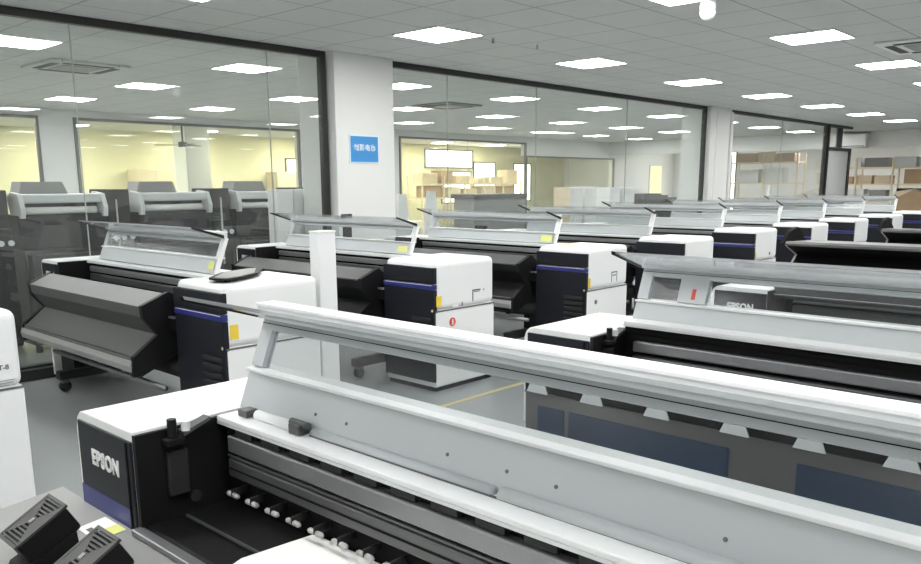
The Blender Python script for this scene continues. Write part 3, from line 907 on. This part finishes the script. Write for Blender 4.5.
rack((22.4, 20.2, 0), 5.4, (.35, 1.15, 1.62), .7, M['cream'], 'cream steel rack of cartons in the yellow room by the bright window')
names = ['first', 'second', 'third', 'fourth', 'fifth', 'sixth', 'seventh']
k = 0
for x, z, sx, sz, mk in ((20.2, 1.62, .7, .36, 'cardlight'), (21.05, 1.62, .6, .45, 'card'), (21.9, 1.62, .75, .28, 'cream'), (23.0, 1.62, .6, .2, 'cardlight'), (23.8, 1.62, .7, .25, 'cream'), (24.7, 1.62, .6, .5, 'cardlight')):
    carton((x, 20.2, z), sx, .5, sz, M[mk], f'carton on the top shelf of the yellow room rack, {names[k]} from its near end', 'cartons on the top shelf of the yellow room rack')
    k += 1
k = 0
for x, sx, sz, mk in ((20.4, .8, .40, 'card'), (21.4, .7, .35, 'cream'), (22.3, .7, .30, 'cardlight'), (23.3, .8, .38, 'cardlight'), (24.4, .7, .36, 'card')):
    carton((x, 20.2, 1.15), sx, .5, sz, M[mk], f'carton on the middle shelf of the yellow room rack, {names[k]} from its near end', 'cartons on the middle shelf of the yellow room rack')
    k += 1
for k, (x, w, h, lab) in enumerate(((10.9, 1.0, 2.05, 'pale tan cupboard against the yellow wall, seen under the control boxes'), (12.6, .9, 1.9, 'pale tan cupboard against the yellow wall, second from the white column'), (15.4, 1.1, 2.0, 'pale tan cupboard against the yellow wall, near the tall window'))):
    c = empty('cupboard', (x, 21.6, 0))
    tag(c, lab, 'cupboard', 'cupboards in the yellow room')
    MB().box(-w / 2, w / 2, -.3, .3, 0, h, .01).build('cupboard_body', M['cream'], c)
    for s in (-1, 1):
        MB().box(s * w / 4 - w / 4 + .01, s * w / 4 + w / 4 - .01, -.31, -.30, .08, h - .05).build('cupboard_door', M['cream'], c)
fan = empty('ceiling_fan', (9.95, 18.0, CEIL))
tag(fan, 'dark ceiling fan hanging in the yellow room', 'fan')
MB().cyl((0, 0, 0), (0, 0, -.45), .02, 10).build('fan_rod', M['charcoal'], fan)
MB().cyl((0, 0, -.45), (0, 0, -.57), .10, 16).build('fan_motor', M['charcoal'], fan)
for q in range(3):
    a = q * 2.094 + .4
    u = (math.cos(a), math.sin(a), 0)
    v = (-math.sin(a), math.cos(a), 0)
    MB().obox((0, 0, -.52), u, v, (0, 0, 1), (.09, .62), (-.06, .06), (-.006, .006)).build('fan_blade', M['charcoal'], fan)

# ------------------------------------------------------------------ stores at the far end
rack((27.5, 7.2, 0), 4.2, (.5, 1.02, 1.56, 2.06), .7, M['cream'], 'cream storage rack of cartons beyond the bulkhead, past the glass door', along='y')
k = 0
for y, z, sy, sz, mk in ((8.6, 1.56, .5, .22, 'card'), (8.05, 1.56, .5, .25, 'cardlight'), (7.5, 1.56, .45, .24, 'cardlight'), (6.55, 1.56, .7, .42, 'card'), (5.7, 1.56, .7, .35, 'card')):
    carton((27.5, y, z), .5, sy, sz, M[mk], f'brown carton on the rack past the glass door, {names[k]} from the glass wall', 'cartons on the rack past the glass door')
    k += 1
k = 0
for y, sy, sz, mk in ((8.5, .7, .32, 'white'), (7.7, .7, .28, 'heat'), (6.9, .6, .30, 'offwhite'), (6.0, .9, .42, 'charcoal')):
    carton((27.5, y, 2.06), .5, sy, sz, M[mk], f'carton on top of the rack past the glass door, {names[k]} from the wall', 'cartons on top of the rack past the glass door')
    k += 1
k = 0
for y, sy, sz, mk in ((8.3, .6, .38, 'offwhite'), (7.6, .5, .35, 'heat'), (6.9, .35, .40, 'charcoal'), (6.45, .3, .40, 'charcoal')):
    carton((27.5, y, 1.02), .5, sy, sz, M[mk], f'carton on the low shelf past the glass door, {names[k]} from the glass wall', 'cartons on the low rack shelf past the glass door')
    k += 1
b = empty('cardboard_box', (25.2, 6.05, 0))
tag(b, 'big open brown carton standing on a pallet before the rack', 'box')
MB().prism([(-.42, .12), (.42, .12), (.42, 1.35), (.10, 1.42), (-.42, 1.25)], -.35, .35, axis='x').build('carton', M['card'], b)
MB().prism([(-.02, 1.40), (.42, 1.35), (.50, 1.12)], -.352, -.346, axis='x').build('carton_flap', M['cardlight'], b)
MB().box(-.5, .5, -.5, .5, 0, .12, .01).build('pallet', M['cream'], b)
rack((28.3, 11.5, 0), 2.3, (.5, 1.05, 1.6, 2.3), .7, M['cream'], 'cream storage rack beyond the third glass wall', along='y')
for k, (y, sy, sz, mk) in enumerate(((12.15, .7, .30, 'card'), (11.45, .6, .34, 'cardlight'), (10.8, .6, .28, 'card'))):
    carton((28.3, y, 2.3), .5, sy, sz, M[mk], f'brown carton beyond the third glass wall, {names[k]} from the bright window', 'cartons on the rack beyond the third glass wall')
for k, (y, sy, sz, mk) in enumerate(((12.1, .8, .45, 'offwhite'), (11.2, .7, .5, 'offwhite'))):
    carton((28.3, y, 1.6), .5, sy, sz, M[mk], f'pale carton beyond the third glass wall, {names[k]} from the bright window', 'pale cartons on the rack beyond the third glass wall')
o = empty('wall_unit', (25.95, 8.05, 2.80))
tag(o, 'white air conditioner on the bulkhead above the glass door', 'air conditioner')
MB().box(-.28, .049, -.46, .46, -.20, .20, .03, 3).build('unit_case', M['white'], o)
MB().box(-.285, -.27, -.42, .42, -.17, -.14).build('air_outlet', M['heat'], o)

# ------------------------------------------------------------------ camera
cam_d = bpy.data.cameras.new('camera')
cam = bpy.data.objects.new('camera', cam_d)
col.objects.link(cam)
Wp, Hp = 921, 564
cx, cy, f = 460.5, 341.0, 806.0
vx = Vector((1215 - cx, -(179 - cy), -f))
vy = Vector((-435 - cx, -(187 - cy), -f))
ax = vx.normalized()
ay = (vy - ax * vy.dot(ax)).normalized()
az = ax.cross(ay)
R = Matrix((ax, ay, az))          # rows: world axes in the lens frame
cam.matrix_world = Matrix.Translation((0, 0, 1.65)) @ R.to_4x4()
cam_d.sensor_fit = 'HORIZONTAL'
cam_d.sensor_width = 36.0
cam_d.lens = f / Wp * 36.0
cam_d.shift_x = 0.0
cam_d.shift_y = (cy - Hp / 2) / Wp
cam_d.clip_start = 0.05
cam_d.clip_end = 200
scene.camera = cam

# ------------------------------------------------------------------ world and view
w = bpy.data.worlds.new('world')
scene.world = w
w.use_nodes = True
w.node_tree.nodes['Background'].inputs['Color'].default_value = (0.9, 0.95, 1.0, 1)
w.node_tree.nodes['Background'].inputs['Strength'].default_value = 0.5
vs = scene.view_settings
vs.view_transform = 'Standard'
vs.look = 'None'
vs.gamma = 1.0
vs.exposure = 1.05
vs.use_curve_mapping = False
scene.cycles.max_bounces = 10
scene.cycles.transparent_max_bounces = 24
scene.cycles.diffuse_bounces = 4
scene.cycles.glossy_bounces = 4
scene.cycles.use_denoising = True
scene.cycles.sample_clamp_indirect = 6.0
